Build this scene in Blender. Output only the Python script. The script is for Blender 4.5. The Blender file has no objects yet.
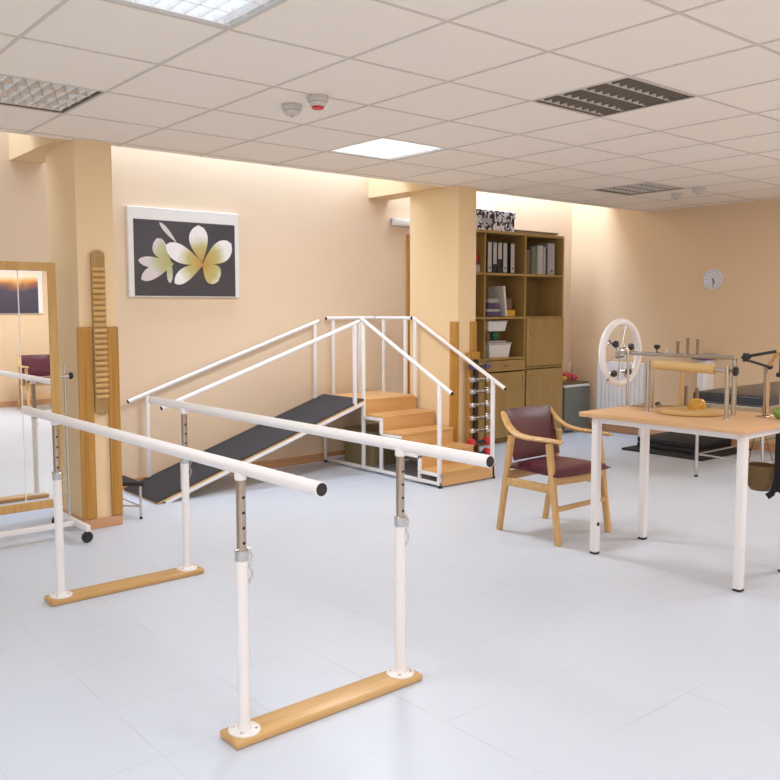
import bpy, bmesh, math, random
from math import sin, cos, pi, radians, sqrt, atan2
from mathutils import Vector, Matrix
random.seed(7)
scn = bpy.context.scene
col = scn.collection

# ------------------------------------------------------------------ materials
def _new(name):
    m = bpy.data.materials.new(name); m.use_nodes = True
    nt = m.node_tree; b = nt.nodes['Principled BSDF']
    return m, nt, b
def N(nt, t, **kw):
    n = nt.nodes.new(t)
    for k, v in kw.items(): setattr(n, k, v)
    return n
def mth(nt, op, a, b=None, c=None):
    n = nt.nodes.new('ShaderNodeMath'); n.operation = op
    for i, v in enumerate((a, b, c)):
        if v is None: continue
        if isinstance(v, (int, float)): n.inputs[i].default_value = v
        else: nt.links.new(v, n.inputs[i])
    return n.outputs[0]
def rgba(c): return (c[0], c[1], c[2], 1)
def mat(name, c, rough=.5, metal=0., var=.06, scale=(8, 8, 8), bump=0., nscale=1., spec=.5, trans=0., emit=None, estr=0.):
    """plain painted / moulded surface with slight procedural mottling"""
    m, nt, b = _new(name)
    tc = N(nt, 'ShaderNodeTexCoord'); mp = N(nt, 'ShaderNodeMapping'); mp.inputs['Scale'].default_value = scale
    nt.links.new(tc.outputs['Object'], mp.inputs[0])
    no = N(nt, 'ShaderNodeTexNoise'); no.inputs['Scale'].default_value = nscale; no.inputs['Detail'].default_value = 3
    nt.links.new(mp.outputs[0], no.inputs['Vector'])
    mx = N(nt, 'ShaderNodeMix', data_type='RGBA')
    mx.inputs[6].default_value = rgba([v*(1-var) for v in c]); mx.inputs[7].default_value = rgba([min(1, v*(1+var)) for v in c])
    nt.links.new(no.outputs['Fac'], mx.inputs[0]); nt.links.new(mx.outputs[2], b.inputs['Base Color'])
    b.inputs['Roughness'].default_value = rough; b.inputs['Metallic'].default_value = metal
    b.inputs['Specular IOR Level'].default_value = spec
    if trans: b.inputs['Transmission Weight'].default_value = trans
    if emit: b.inputs['Emission Color'].default_value = rgba(emit); b.inputs['Emission Strength'].default_value = estr
    if bump:
        bp = N(nt, 'ShaderNodeBump'); bp.inputs['Strength'].default_value = bump; bp.inputs['Distance'].default_value = .01
        nt.links.new(no.outputs['Fac'], bp.inputs['Height']); nt.links.new(bp.outputs[0], b.inputs['Normal'])
    return m
def wood(name, c1, c2, axis='x', rough=.45, fine=30., long=1.6):
    m, nt, b = _new(name)
    tc = N(nt, 'ShaderNodeTexCoord'); mp = N(nt, 'ShaderNodeMapping')
    s = [fine, fine, fine]; s['xyz'.index(axis)] = long; mp.inputs['Scale'].default_value = s
    nt.links.new(tc.outputs['Object'], mp.inputs[0])
    no = N(nt, 'ShaderNodeTexNoise'); no.inputs['Scale'].default_value = 1.; no.inputs['Detail'].default_value = 6; no.inputs['Distortion'].default_value = .6
    nt.links.new(mp.outputs[0], no.inputs['Vector'])
    cr = N(nt, 'ShaderNodeValToRGB'); e = cr.color_ramp.elements
    e[0].position = .32; e[0].color = rgba(c1); e[1].position = .68; e[1].color = rgba(c2)
    nt.links.new(no.outputs['Fac'], cr.inputs[0]); nt.links.new(cr.outputs[0], b.inputs['Base Color'])
    b.inputs['Roughness'].default_value = rough
    return m

WALLC = (.84, .655, .485)
M = {}
M['wall_back'] = mat('wall_paint_peach', (.80, .63, .455), .85, var=.02, scale=(2, 2, 2), bump=.02)
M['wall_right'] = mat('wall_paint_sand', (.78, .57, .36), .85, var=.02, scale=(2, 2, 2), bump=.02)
M['pillar'] = mat('pillar_paint', (.83, .615, .36), .8, var=.02, scale=(2, 2, 2), bump=.02)
M['white'] = mat('white_enamel', (.86, .83, .82), .3, var=.02)
M['white_matte'] = mat('white_plastic', (.80, .78, .75), .5, var=.03)
M['chrome'] = mat('brushed_steel', (.62, .60, .58), .22, 1., var=.05)
M['bronze_steel'] = mat('warm_steel', (.47, .40, .32), .2, 1., var=.05)
M['dark_steel'] = mat('dark_polished_steel', (.52, .50, .47), .2, 1., var=.05)
M['alu'] = mat('bright_aluminium', (.80, .78, .74), .18, 1., var=.03)
M['black'] = mat('black_plastic', (.018, .018, .02), .45, var=.2)
M['rubber'] = mat('black_rubber', (.025, .024, .026), .8, var=.2)
M['rampmat'] = mat('ribbed_black_mat', (.030, .027, .031), .75, var=.3, scale=(60, 60, 60), bump=.2)
M['burg'] = mat('burgundy_vinyl', (.095, .013, .026), .36, var=.12, scale=(5, 5, 5))
M['beech'] = wood('beech_wood', (.56, .32, .12), (.70, .44, .18), 'z')
M['beech_x'] = wood('beech_wood_x', (.56, .32, .12), (.70, .44, .18), 'x')
M['pine_x'] = wood('pine_plank', (.52, .30, .105), (.68, .43, .18), 'x', .35, 22, 1.2)
M['step'] = wood('step_wood', (.62, .34, .125), (.72, .42, .17), 'x', .4, 14, 1.)
M['ply'] = mat('khaki_plywood', (.22, .18, .10), .7, var=.15)
M['crate'] = mat('khaki_plastic', (.33, .27, .15), .6, var=.1)
M['oak'] = wood('oak_strip', (.37, .165, .02), (.54, .275, .052), 'z', .5, 50, 1.4)
M['ladderwood'] = wood('varnished_ladder_wood', (.36, .20, .06), (.46, .28, .09), 'z', .45, 25, 2)  # backboard darkened: shade of the rung gaps put into the colour
M['rungwood'] = wood('pale_rung_wood', (.58, .35, .12), (.70, .45, .18), 'x', .4, 25, 2)
M['shelf'] = wood('shelf_veneer', (.36, .225, .07), (.43, .275, .09), 'z', .5, 9, .8)
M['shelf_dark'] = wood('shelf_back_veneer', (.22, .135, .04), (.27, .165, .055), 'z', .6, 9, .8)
M['base'] = mat('orange_brown_skirting', (.62, .33, .17), .5, var=.08)
M['mirrorframe'] = wood('honey_frame_wood', (.52, .29, .08), (.63, .38, .13), 'z', .4, 25, 1.5)
M['tabletop'] = wood('table_top_beech', (.64, .37, .18), (.74, .46, .24), 'y', .4, 25, 1.5)
M['disc'] = wood('plywood_disc', (.56, .34, .12), (.66, .42, .17), 'y', .4, 20, 2)
M['roller'] = mat('yellow_wood_roller', (.66, .43, .17), .4, var=.06)
M['honey'] = mat('honey_plastic', (.62, .33, .04), .2, var=.1)
M['peg'] = wood('peg_wood', (.22, .135, .07), (.32, .20, .11), 'z')
M['mirror'] = mat('mirror_glass', (.92, .93, .92), .003, 1., var=0.)
M['radiator'] = mat('radiator_enamel', (.80, .76, .74), .35, var=.02)
M['fridge'] = mat('fridge_front_grey', (.16, .165, .14), .35, var=.05)
M['binder_w'] = mat('binder_spine_white', (.50, .48, .46), .5, var=.08)
M['binder_k'] = mat('binder_black', (.03, .03, .035), .5)
M['ceil'] = mat('mineral_tile', (.90, .80, .685), .9, var=.02, scale=(30, 30, 30), bump=.05)
M['tbar'] = mat('ceiling_bar', (.66, .585, .50), .6, var=.03)
M['clock'] = mat('clock_face', (.75, .74, .78), .4, var=.02)
M['red'] = mat('red_vinyl', (.60, .03, .04), .4, var=.1)
M['purple'] = mat('purple_plastic', (.10, .065, .16), .4, var=.1)
M['green'] = mat('green_plastic', (.03, .15, .07), .4, var=.1)
M['dullgreen'] = mat('faded_green_card', (.13, .17, .12), .5)
M['lime'] = mat('green_rubber', (.20, .34, .06), .4, var=.2)
M['yellow'] = mat('yellow_plastic', (.75, .45, .05), .4, var=.1)
M['greyblue'] = mat('lilac_grey', (.42, .39, .43), .5, var=.1)
M['brown'] = mat('brown_card', (.20, .11, .06), .6, var=.15)
M['wicker'] = mat('wicker', (.17, .10, .035), .7, var=.5, scale=(90, 90, 90), bump=.6)
M['cloth'] = mat('black_cloth', (.02, .02, .024), .9, var=.3, scale=(40, 40, 40), bump=.3)
M['lamp_on'] = mat('lamp_glow', (.9, .95, 1.), .5, emit=(.92, .97, 1.), estr=8.)
M['lamp_warm'] = mat('lamp_glow_upper', (.9, .95, 1.), .5, emit=(.72, .88, 1.), estr=3.6)
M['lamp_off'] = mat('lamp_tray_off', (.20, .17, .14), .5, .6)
M['louvre_dark'] = mat('louvre_bronze', (.17, .135, .10), .5, 0., var=.05)  # dark faces of unlit fittings, their shade put into the colour
M['blade_bright'] = mat('pale_blade', (.62, .57, .50), .5, var=.03)  # bright louvre faces, the light they catch painted as pale colour
M['alu_dim'] = mat('dull_aluminium', (.50, .47, .42), .25, 1., var=.1)  # darker metal, shaded side of the switched-off cells as colour
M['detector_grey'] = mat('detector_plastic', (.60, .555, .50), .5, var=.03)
M['blade_white'] = mat('white_blade', (.88, .85, .80), .35, var=.03)  # lit side of the switched-off cells, brightness put into the colour
M['purple_cloth'] = mat('lilac_strap', (.35, .28, .45), .8, var=.1)

def floor_mat():
    m, nt, b = _new('vinyl_floor_tiles')
    tc = N(nt, 'ShaderNodeTexCoord'); sp = N(nt, 'ShaderNodeSeparateXYZ'); nt.links.new(tc.outputs['Object'], sp.inputs[0])
    def line(out, o, s, w):
        f = mth(nt, 'FRACT', mth(nt, 'DIVIDE', mth(nt, 'SUBTRACT', out, o - 40*s), s))
        d = mth(nt, 'MULTIPLY', mth(nt, 'MINIMUM', f, mth(nt, 'SUBTRACT', 1., f)), s)
        return mth(nt, 'LESS_THAN', d, w)
    lx = line(sp.outputs[0], 1.614, .442, .0022); ly = line(sp.outputs[1], 2.08, .428, .0022)
    ln = mth(nt, 'MAXIMUM', lx, ly)
    n1 = N(nt, 'ShaderNodeTexNoise'); n1.inputs['Scale'].default_value = 1.7; n1.inputs['Detail'].default_value = 2
    nt.links.new(tc.outputs['Object'], n1.inputs['Vector'])
    r = N(nt, 'ShaderNodeMapRange'); r.inputs[1].default_value = .42; r.inputs[2].default_value = .6
    nt.links.new(n1.outputs['Fac'], r.inputs[0])
    ln = mth(nt, 'MULTIPLY', ln, mth(nt, 'ADD', mth(nt, 'MULTIPLY', r.outputs[0], .42), .04))
    n2 = N(nt, 'ShaderNodeTexNoise'); n2.inputs['Scale'].default_value = .8; n2.inputs['Detail'].default_value = 4
    nt.links.new(tc.outputs['Object'], n2.inputs['Vector'])
    mx = N(nt, 'ShaderNodeMix', data_type='RGBA'); mx.inputs[6].default_value = (.60, .665, .76, 1); mx.inputs[7].default_value = (.66, .715, .81, 1)
    nt.links.new(n2.outputs['Fac'], mx.inputs[0])
    m2 = N(nt, 'ShaderNodeMix', data_type='RGBA'); m2.inputs[7].default_value = (.40, .42, .45, 1)
    nt.links.new(mx.outputs[2], m2.inputs[6]); nt.links.new(ln, m2.inputs[0]); nt.links.new(m2.outputs[2], b.inputs['Base Color'])
    b.inputs['Roughness'].default_value = .38; b.inputs['Specular IOR Level'].default_value = .4
    return m
M['floor'] = floor_mat()

def sunset_mat():
    m, nt, b = _new('sunset_print')
    tc = N(nt, 'ShaderNodeTexCoord'); sp = N(nt, 'ShaderNodeSeparateXYZ'); nt.links.new(tc.outputs['Object'], sp.inputs[0])
    no = N(nt, 'ShaderNodeTexNoise'); no.inputs['Scale'].default_value = 3.; nt.links.new(tc.outputs['Object'], no.inputs['Vector'])
    v = mth(nt, 'ADD', sp.outputs[2], mth(nt, 'MULTIPLY', mth(nt, 'SUBTRACT', no.outputs['Fac'], .5), .25))
    r = N(nt, 'ShaderNodeMapRange'); r.inputs[1].default_value = 0.; r.inputs[2].default_value = 1.; nt.links.new(v, r.inputs[0])
    cr = N(nt, 'ShaderNodeValToRGB'); el = cr.color_ramp.elements
    el[0].position = 0; el[0].color = (.05, .04, .06, 1); el[1].position = 1; el[1].color = (.35, .38, .55, 1)
    for p, c in ((.38, (.07, .055, .08, 1)), (.46, (.30, .12, .06, 1)), (.52, (.95, .42, .10, 1)), (.60, (1., .80, .55, 1)), (.75, (.75, .70, .75, 1))):
        q = el.new(p); q.color = c
    nt.links.new(r.outputs[0], cr.inputs[0]); nt.links.new(cr.outputs[0], b.inputs['Base Color']); b.inputs['Roughness'].default_value = .5
    return m
def blotch_mat():
    m, nt, b = _new('black_white_pattern')
    tc = N(nt, 'ShaderNodeTexCoord'); vo = N(nt, 'ShaderNodeTexNoise'); vo.inputs['Scale'].default_value = 17.; vo.inputs['Detail'].default_value = 1.5; vo.inputs['Distortion'].default_value = 1.2
    nt.links.new(tc.outputs['Object'], vo.inputs['Vector'])
    cr = N(nt, 'ShaderNodeValToRGB'); cr.color_ramp.interpolation = 'CONSTANT'; el = cr.color_ramp.elements
    el[0].color = (.02, .02, .03, 1); el[1].position = .485; el[1].color = (.74, .74, .80, 1)
    nt.links.new(vo.outputs['Fac'], cr.inputs[0]); nt.links.new(cr.outputs[0], b.inputs['Base Color'])
    return m
M['sunset'] = sunset_mat(); M['blotch'] = blotch_mat()

# ------------------------------------------------------------------ mesh helpers
class MB:
    def __init__(s): s.bm = bmesh.new()
    def box(s, a, b, bev=0., seg=1, rot=None):
        a = Vector(a); b = Vector(b); c = (a+b)/2; d = b-a
        t = bmesh.new(); bmesh.ops.create_cube(t, size=1.)
        for v in t.verts: v.co = Vector((v.co.x*d.x, v.co.y*d.y, v.co.z*d.z))
        if bev: bmesh.ops.bevel(t, geom=list(t.edges), offset=bev, segments=seg, affect='EDGES', profile=.5)
        mt = Matrix.Translation(c) @ (rot.to_4x4() if rot else Matrix.Identity(4))
        for v in t.verts: v.co = mt @ v.co
        s._add(t); return s
    def _add(s, t):
        me = bpy.data.meshes.new('t'); t.to_mesh(me); t.free(); s.bm.from_mesh(me); bpy.data.meshes.remove(me)
    def bar(s, p0, p1, w, h, bev=0., up=(0, 0, 1)):
        """rectangular bar from p0 to p1; w across, h along 'up'"""
        p0 = Vector(p0); p1 = Vector(p1); z = (p1-p0); L = z.length; z.normalize()
        u = Vector(up)
        if abs(u.dot(z)) > .99: u = Vector((0, 1, 0))
        x = u.cross(z).normalized(); y = z.cross(x)
        t = bmesh.new(); bmesh.ops.create_cube(t, size=1.)
        for v in t.verts: v.co = Vector((v.co.x*w, v.co.y*h, v.co.z*L))
        if bev: bmesh.ops.bevel(t, geom=list(t.edges), offset=bev, segments=2, affect='EDGES', profile=.5)
        R = Matrix((x, y, z)).transposed(); c = (p0+p1)/2
        for v in t.verts: v.co = R @ v.co + c
        s._add(t); return s
    def cyl(s, p0, p1, r, r2=None, seg=20, caps=True):
        return s.tube([p0, p1], [r, r if r2 is None else r2], seg, caps=caps)
    def tube(s, path, r, seg=12, closed=False, caps=True, flat=None):
        P = [Vector(p) for p in path]; n = len(P)
        R = r if isinstance(r, (list, tuple)) else [r]*n
        bm = s.bm; rings = []
        prev = None
        for i in range(n):
            if closed: d = P[(i+1) % n]-P[i-1]
            else: d = P[min(i+1, n-1)]-P[max(i-1, 0)]
            d.normalize()
            if prev is None:
                u = Vector((0, 0, 1)) if abs(d.z) < .9 else Vector((1, 0, 0))
            else: u = prev
            x = (u - d*u.dot(d)).normalized(); prev = x; y = d.cross(x)
            fx, fy = flat if flat else (1, 1)
            rings.append([bm.verts.new(P[i] + (x*cos(2*pi*k/seg)*fx + y*sin(2*pi*k/seg)*fy)*R[i]) for k in range(seg)])
        m = n if closed else n-1
        for i in range(m):
            a = rings[i]; b = rings[(i+1) % n]
            for k in range(seg): bm.faces.new((a[k], a[(k+1) % seg], b[(k+1) % seg], b[k]))
        if caps and not closed:
            bm.faces.new(list(reversed(rings[0]))); bm.faces.new(rings[-1])
        return s
    def lathe(s, c, prof, seg=28, axis='z'):
        """prof: list of (radius, height)"""
        bm = s.bm; c = Vector(c); rings = []
        for r, h in prof:
            ring = []
            for k in range(seg):
                a = 2*pi*k/seg; x, y = r*cos(a), r*sin(a)
                v = {'z': (x, y, h), 'y': (x, h, y), 'x': (h, x, y)}[axis]
                ring.append(bm.verts.new(c+Vector(v)))
            rings.append(ring)
        for i in range(len(rings)-1):
            for k in range(seg): bm.faces.new((rings[i][k], rings[i][(k+1) % seg], rings[i+1][(k+1) % seg], rings[i+1][k]))
        bm.faces.new(list(reversed(rings[0]))); bm.faces.new(rings[-1]); return s
    def ball(s, c, r, sc=(1, 1, 1), seg=18):
        t = bmesh.new(); bmesh.ops.create_uvsphere(t, u_segments=seg, v_segments=seg//2+2, radius=r)
        for v in t.verts: v.co = Vector((v.co.x*sc[0], v.co.y*sc[1], v.co.z*sc[2]))+Vector(c)
        s._add(t); return s
    def prism(s, poly, ax, a, b):
        """poly of 2D points in the plane normal to ax, extruded from a to b"""
        def P(p, t): return {'x': (t, p[0], p[1]), 'y': (p[0], t, p[1]), 'z': (p[0], p[1], t)}[ax]
        bm = s.bm; A = [bm.verts.new(P(p, a)) for p in poly]; B = [bm.verts.new(P(p, b)) for p in poly]; n = len(poly)
        bm.faces.new(A); bm.faces.new(list(reversed(B)))
        for i in range(n): bm.faces.new((A[i], B[i], B[(i+1) % n], A[(i+1) % n]))
        return s
    def build(s, name, m, parent=None, origin=None, smooth=35):
        bm = s.bm; bmesh.ops.recalc_face_normals(bm, faces=list(bm.faces))
        if origin is None:
            if parent is not None: origin = ORG[parent.name]
            else:
                xs = [v.co.x for v in bm.verts]; ys = [v.co.y for v in bm.verts]; zs = [v.co.z for v in bm.verts]
                origin = Vector(((min(xs)+max(xs))/2, (min(ys)+max(ys))/2, min(zs)))
        origin = Vector(origin)
        for v in bm.verts: v.co -= origin
        me = bpy.data.meshes.new(name); bm.to_mesh(me); bm.free()
        me.materials.append(m if not isinstance(m, str) else M[m])
        me.polygons.foreach_set('use_smooth', [True]*len(me.polygons)); me.set_sharp_from_angle(angle=radians(smooth))
        o = bpy.data.objects.new(name, me); col.objects.link(o)
        if parent is None: o.location = origin
        else: o.parent = parent
        ORG[o.name] = origin
        return o
ORG = {}
def tag(o, label=None, cat=None, group=None, kind=None):
    if label: o['label'] = label
    if cat: o['category'] = cat
    if group: o['group'] = group
    if kind: o['kind'] = kind
    return o
def thing(name, label, cat, loc, group=None):
    o = bpy.data.objects.new(name, None); col.objects.link(o); o.location = loc; o.empty_display_size = .1
    ORG[o.name] = Vector(loc); return tag(o, label, cat, group)
def dup(root, loc, label, rz=0.):
    r = root.copy(); col.objects.link(r); r.location = loc; r.rotation_euler = (0, 0, rz); r['label'] = label
    for ch in list(root.children):
        c = ch.copy(); col.objects.link(c); c.parent = r
        for g in list(ch.children):
            d = g.copy(); col.objects.link(d); d.parent = c
    return r
def S(o): o['kind'] = 'structure'; return o

# ------------------------------------------------------------------ setting
X0, X1, Y0, Y1, ZC, ZW = -2.6, 8.70, -2.6, 6.62, 2.587, 3.70
YE = 5.575          # edge of the suspended ceiling; a daylight well lies beyond it
S(MB().box((X0-.1, Y0-.1, -.1), (X1+.1, Y1+.1, 0)).build('floor', 'floor', origin=(0, 0, 0)))
S(MB().box((X0-.1, Y1, 0), (X1+.1, Y1+.12, ZW)).build('wall_back', 'wall_back'))
S(MB().box((X1, Y0-.1, 0), (X1+.12, Y1, ZW)).build('wall_right', 'wall_right'))
# rear wall (seen in the mirror)
S(MB().box((X0-.1, Y0-.12, 0), (X1+.1, Y0, ZW)).build('wall_front', 'wall_right'))
# left wall with a long window opening, added to let fill light in
mb = MB(); mb.box((X0-.12, Y0, 0), (X0, Y1, .9)); mb.box((X0-.12, Y0, 2.35), (X0, Y1, ZW))
for a, b in ((Y0, Y0+.5), (1.6, 1.9), (Y1-.8, Y1)): mb.box((X0-.12, a, .9), (X0, b, 2.35))
S(mb.build('wall_left', 'wall_back'))
for i, (a, b) in enumerate(((Y0+.5, 1.6), (1.9, Y1-.8))):
    w = MB(); t = .05
    w.box((X0-.09, a, .9), (X0-.03, a+t, 2.35)).box((X0-.09, b-t, .9), (X0-.03, b, 2.35)).box((X0-.09, a, .9), (X0-.03, b, .9+t)).box((X0-.09, a, 2.35-t), (X0-.03, b, 2.35))
    w.box((X0-.09, (a+b)/2-.03, .9), (X0-.03, (a+b)/2+.03, 2.35))
    S(w.build('window_%d' % (i+1), 'white_matte'))  # unseen window, added for the light it admits
# upstand and lid of the daylight well
S(MB().box((X0, YE-.04, ZC+.01), (X1, YE, ZW)).build('wall_well', 'white_matte'))
S(MB().box((X0-.1, YE-.04, ZW), (X1+.1, Y1+.1, ZW+.08)).build('trim_4', 'white_matte'))

GX, GY, GS = 1.153, 3.6475, .6144
gx = [GX+GS*k for k in range(-7, 14)]; gx = [v for v in gx if X0 < v < X1]
gy = [GY+GS*k for k in range(-12, 4)]; gy = [v for v in gy if Y0 < v < YE-.02]
lights = {(0, 1): 'off', (0, -2): 'warm', (4, 1): 'on', (4, -2): 'dark', (9, 1): 'far'}   # cell index -> state
cells = {(round((GX+GS*i), 3), round((GY+GS*j), 3)): (i, j) for (i, j) in lights}
ex = [X0]+gx+[X1]; ey = [Y0]+gy+[YE]
mb = MB()
for i in range(len(ex)-1):
    for j in range(len(ey)-1):
        if (round(ex[i], 3), round(ey[j], 3)) in cells: continue
        mb.box((ex[i], ey[j], ZC), (ex[i+1], ey[j+1], ZC+.015))
bmesh.ops.remove_doubles(mb.bm, verts=list(mb.bm.verts), dist=1e-5)
S(mb.build('ceiling', 'ceil', origin=(0, 0, ZC)))
mb = MB(); w = .0072
for x in gx: mb.box((x-w, Y0, ZC-.004), (x+w, YE, ZC+.002))
for y in gy: mb.box((X0, y-w, ZC-.0035), (X1, y+w, ZC+.002))
S(mb.build('trim_1', 'tbar', origin=(0, 0, ZC)))
S(MB().box((X0, YE-.012, ZC-.006), (X1, YE+.002, ZC+.02)).build('trim_2', 'ceil'))

S(MB().box((X0, YE, 2.90), (X1, 6.13, 2.95)).build('trim_9', 'white_matte'))

# skirtings
S(MB().box((2.36, Y1-.015, 0), (6.1, Y1, .085), .003).build('baseboard_back', 'base'))
S(MB().box((X1-.015, Y0, 0), (X1, Y1, .085), .003).build('baseboard_right', 'base'))
S(MB().box((X0, Y0, 0), (X1, Y0+.015, .085), .003).build('baseboard_front', 'base'))

# pillars with their short beams to the back wall
P1 = (2.066, 5.535, 2.318, 6.08); P2 = (5.517, 5.445, 5.745, 6.10)
for k, (P, bx) in enumerate(((P1, (1.985, 2.225)), (P2, (5.425, 5.70)))):
    mb = MB(); mb.box((P[0], P[1], 0), (P[2], P[3], 2.899)); S(mb.build('trim_%d' % (5+k), 'pillar'))
    S(MB().box((bx[0], P[1]+.2 if k else P[1]+.02, 2.588+.0), (bx[1], Y1, 2.86)).build('trim_%d' % (7+k), 'pillar'))
    S(MB().box((P[0]-.006, P[1]-.012, 0), (P[2]+.006, P[1]+.0, .07), .002).box((P[0]-.012, P[1]-.012, 0), (P[0], P[3], .07), .002).build('baseboard_pillar', 'base'))

# door behind the second pillar: only the edge of its frame shows
S(MB().box((5.935, Y1-.03, 0), (6.0, Y1, 2.26), .004).box((6.0, Y1-.03, 2.19), (6.09, Y1, 2.26), .004).build('door_1', 'oak'))

# oak guard strips on the pillars
def strip(x0, x1, yf, z0, z1, label):
    o = MB().box((x0, yf-.018, z0), (x1, yf-.0005, z1), .003).build('guard_strip', 'oak'); tag(o, label, 'wood strip')
strip(2.044, 2.141, P1[1], .075, 1.366, 'wide oak guard strip, left of the finger ladder on the left pillar')
strip(2.246, 2.325, P1[1], .075, 1.366, 'narrow oak guard strip, right of the finger ladder on the left pillar')
o = MB().box((5.4965, 5.432, .01), (5.5168, 5.535, 1.366), .003).build('guard_strip', 'oak'); tag(o, 'oak guard strip behind the stair handrail, left corner of the middle pillar', 'wood strip')
strip(5.668, 5.748, P2[1], .02, 1.366, 'oak guard strip behind the dumbbell rack, right edge of the middle pillar')

# ------------------------------------------------------------------ ceiling fittings
def luminaire(i, j, state, label):
    x0, y0 = GX+GS*i+.012, GY+GS*j+.012; s = GS-.024
    cx, cy = x0+s/2, y0+s/2
    t = thing('louvre_light', label, 'ceiling light', (cx, cy, ZC), None)
    em = {'on': 'lamp_on', 'warm': 'lamp_warm'}.get(state, 'lamp_off')
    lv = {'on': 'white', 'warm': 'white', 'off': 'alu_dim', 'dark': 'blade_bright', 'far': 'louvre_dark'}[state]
    b = MB(); d = .085
    b.box((x0, y0, ZC+d), (x0+s, y0+s, ZC+d+.004))
    for a in (((x0-.004, y0-.004), (x0, y0+s+.004)), ((x0+s, y0-.004), (x0+s+.004, y0+s+.004)), ((x0, y0-.004), (x0+s, y0)), ((x0, y0+s), (x0+s, y0+s+.004))):
        b.box((a[0][0], a[0][1], ZC), (a[1][0], a[1][1], ZC+d+.004))
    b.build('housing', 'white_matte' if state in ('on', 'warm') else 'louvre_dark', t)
    if state in ('on', 'warm'):
        e = MB()
        for k in range(4):
            yy = y0+s*(k+.5)/4
            e.cyl((x0+.02, yy, ZC+.062), (x0+s-.02, yy, ZC+.062), .013, seg=12)
        e.build('tube', em, t)
        MB().box((x0+.002, y0+.002, ZC+.078), (x0+s-.002, y0+s-.002, ZC+.084)).build('reflector', em, t)
    # longitudinal V reflectors and cross blades
    wl, wk = (.010, .012) if state in ('on', 'warm') else (.018, .022)
    L = MB()
    for k in range(5):
        yy = y0+s*k/4; yy = min(max(yy, y0+.018), y0+s-.018)
        L.prism([(yy-.003, ZC+.003), (yy+.003, ZC+.003), (yy+wl, ZC+.052), (yy-wl, ZC+.052)], 'x', x0, x0+s)
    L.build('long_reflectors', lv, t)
    K = MB(); nb = 9
    for k in range(1, nb+1):
        xx = min(x0+s*k/nb, x0+s-.022)
        for q in range(4):
            ya, yb = y0+s*q/4+.004, y0+s*(q+1)/4-.004
            K.prism([(xx-.002, ZC+.004), (xx+.002, ZC+.004), (xx+wk, ZC+.052), (xx-wk, ZC+.052)], 'y', ya, yb)
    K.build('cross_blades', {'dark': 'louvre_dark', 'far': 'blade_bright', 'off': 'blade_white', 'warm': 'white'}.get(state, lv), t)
    return t
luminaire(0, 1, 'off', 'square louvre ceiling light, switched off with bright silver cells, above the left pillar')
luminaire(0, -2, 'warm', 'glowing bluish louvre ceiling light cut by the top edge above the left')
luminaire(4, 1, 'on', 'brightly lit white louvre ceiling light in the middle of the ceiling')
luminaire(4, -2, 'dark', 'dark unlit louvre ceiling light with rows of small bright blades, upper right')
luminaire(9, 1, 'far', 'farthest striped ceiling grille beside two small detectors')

def detector(x, y, r, label, red=False):
    t = thing('smoke_detector', label, 'detector', (x, y, ZC-.06))
    MB().lathe((x, y, ZC), [(r*.95, -.001), (r, -.006), (r, -.026), (r*.9, -.03)], 24).build('base', 'detector_grey', t)
    MB().lathe((x, y, ZC), [(r*.8, -.03), (r*.85, -.036), (r*.7, -.052), (r*.3, -.058)], 24).build('cap', 'detector_grey', t)
    if red: MB().lathe((x, y, ZC), [(r*.55, -.052), (r*.6, -.06), (r*.5, -.066)], 20).build('red_lens', 'red', t)
    else: MB().lathe((x, y, ZC), [(r*.22, -.056), (r*.22, -.063), (r*.1, -.066)], 16).build('sensor', 'chrome', t)
detector(2.665, 3.905, .056, 'plain white smoke detector, left of the red-lensed one on the ceiling')
detector(2.665, 3.665, .056, 'white ceiling detector with a red lens', True)
detector(7.52, 4.50, .05, 'small far ceiling detector right beside the striped grille')
detector(7.32, 4.16, .06, 'rightmost white ceiling detector, far end of the ceiling')

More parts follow.
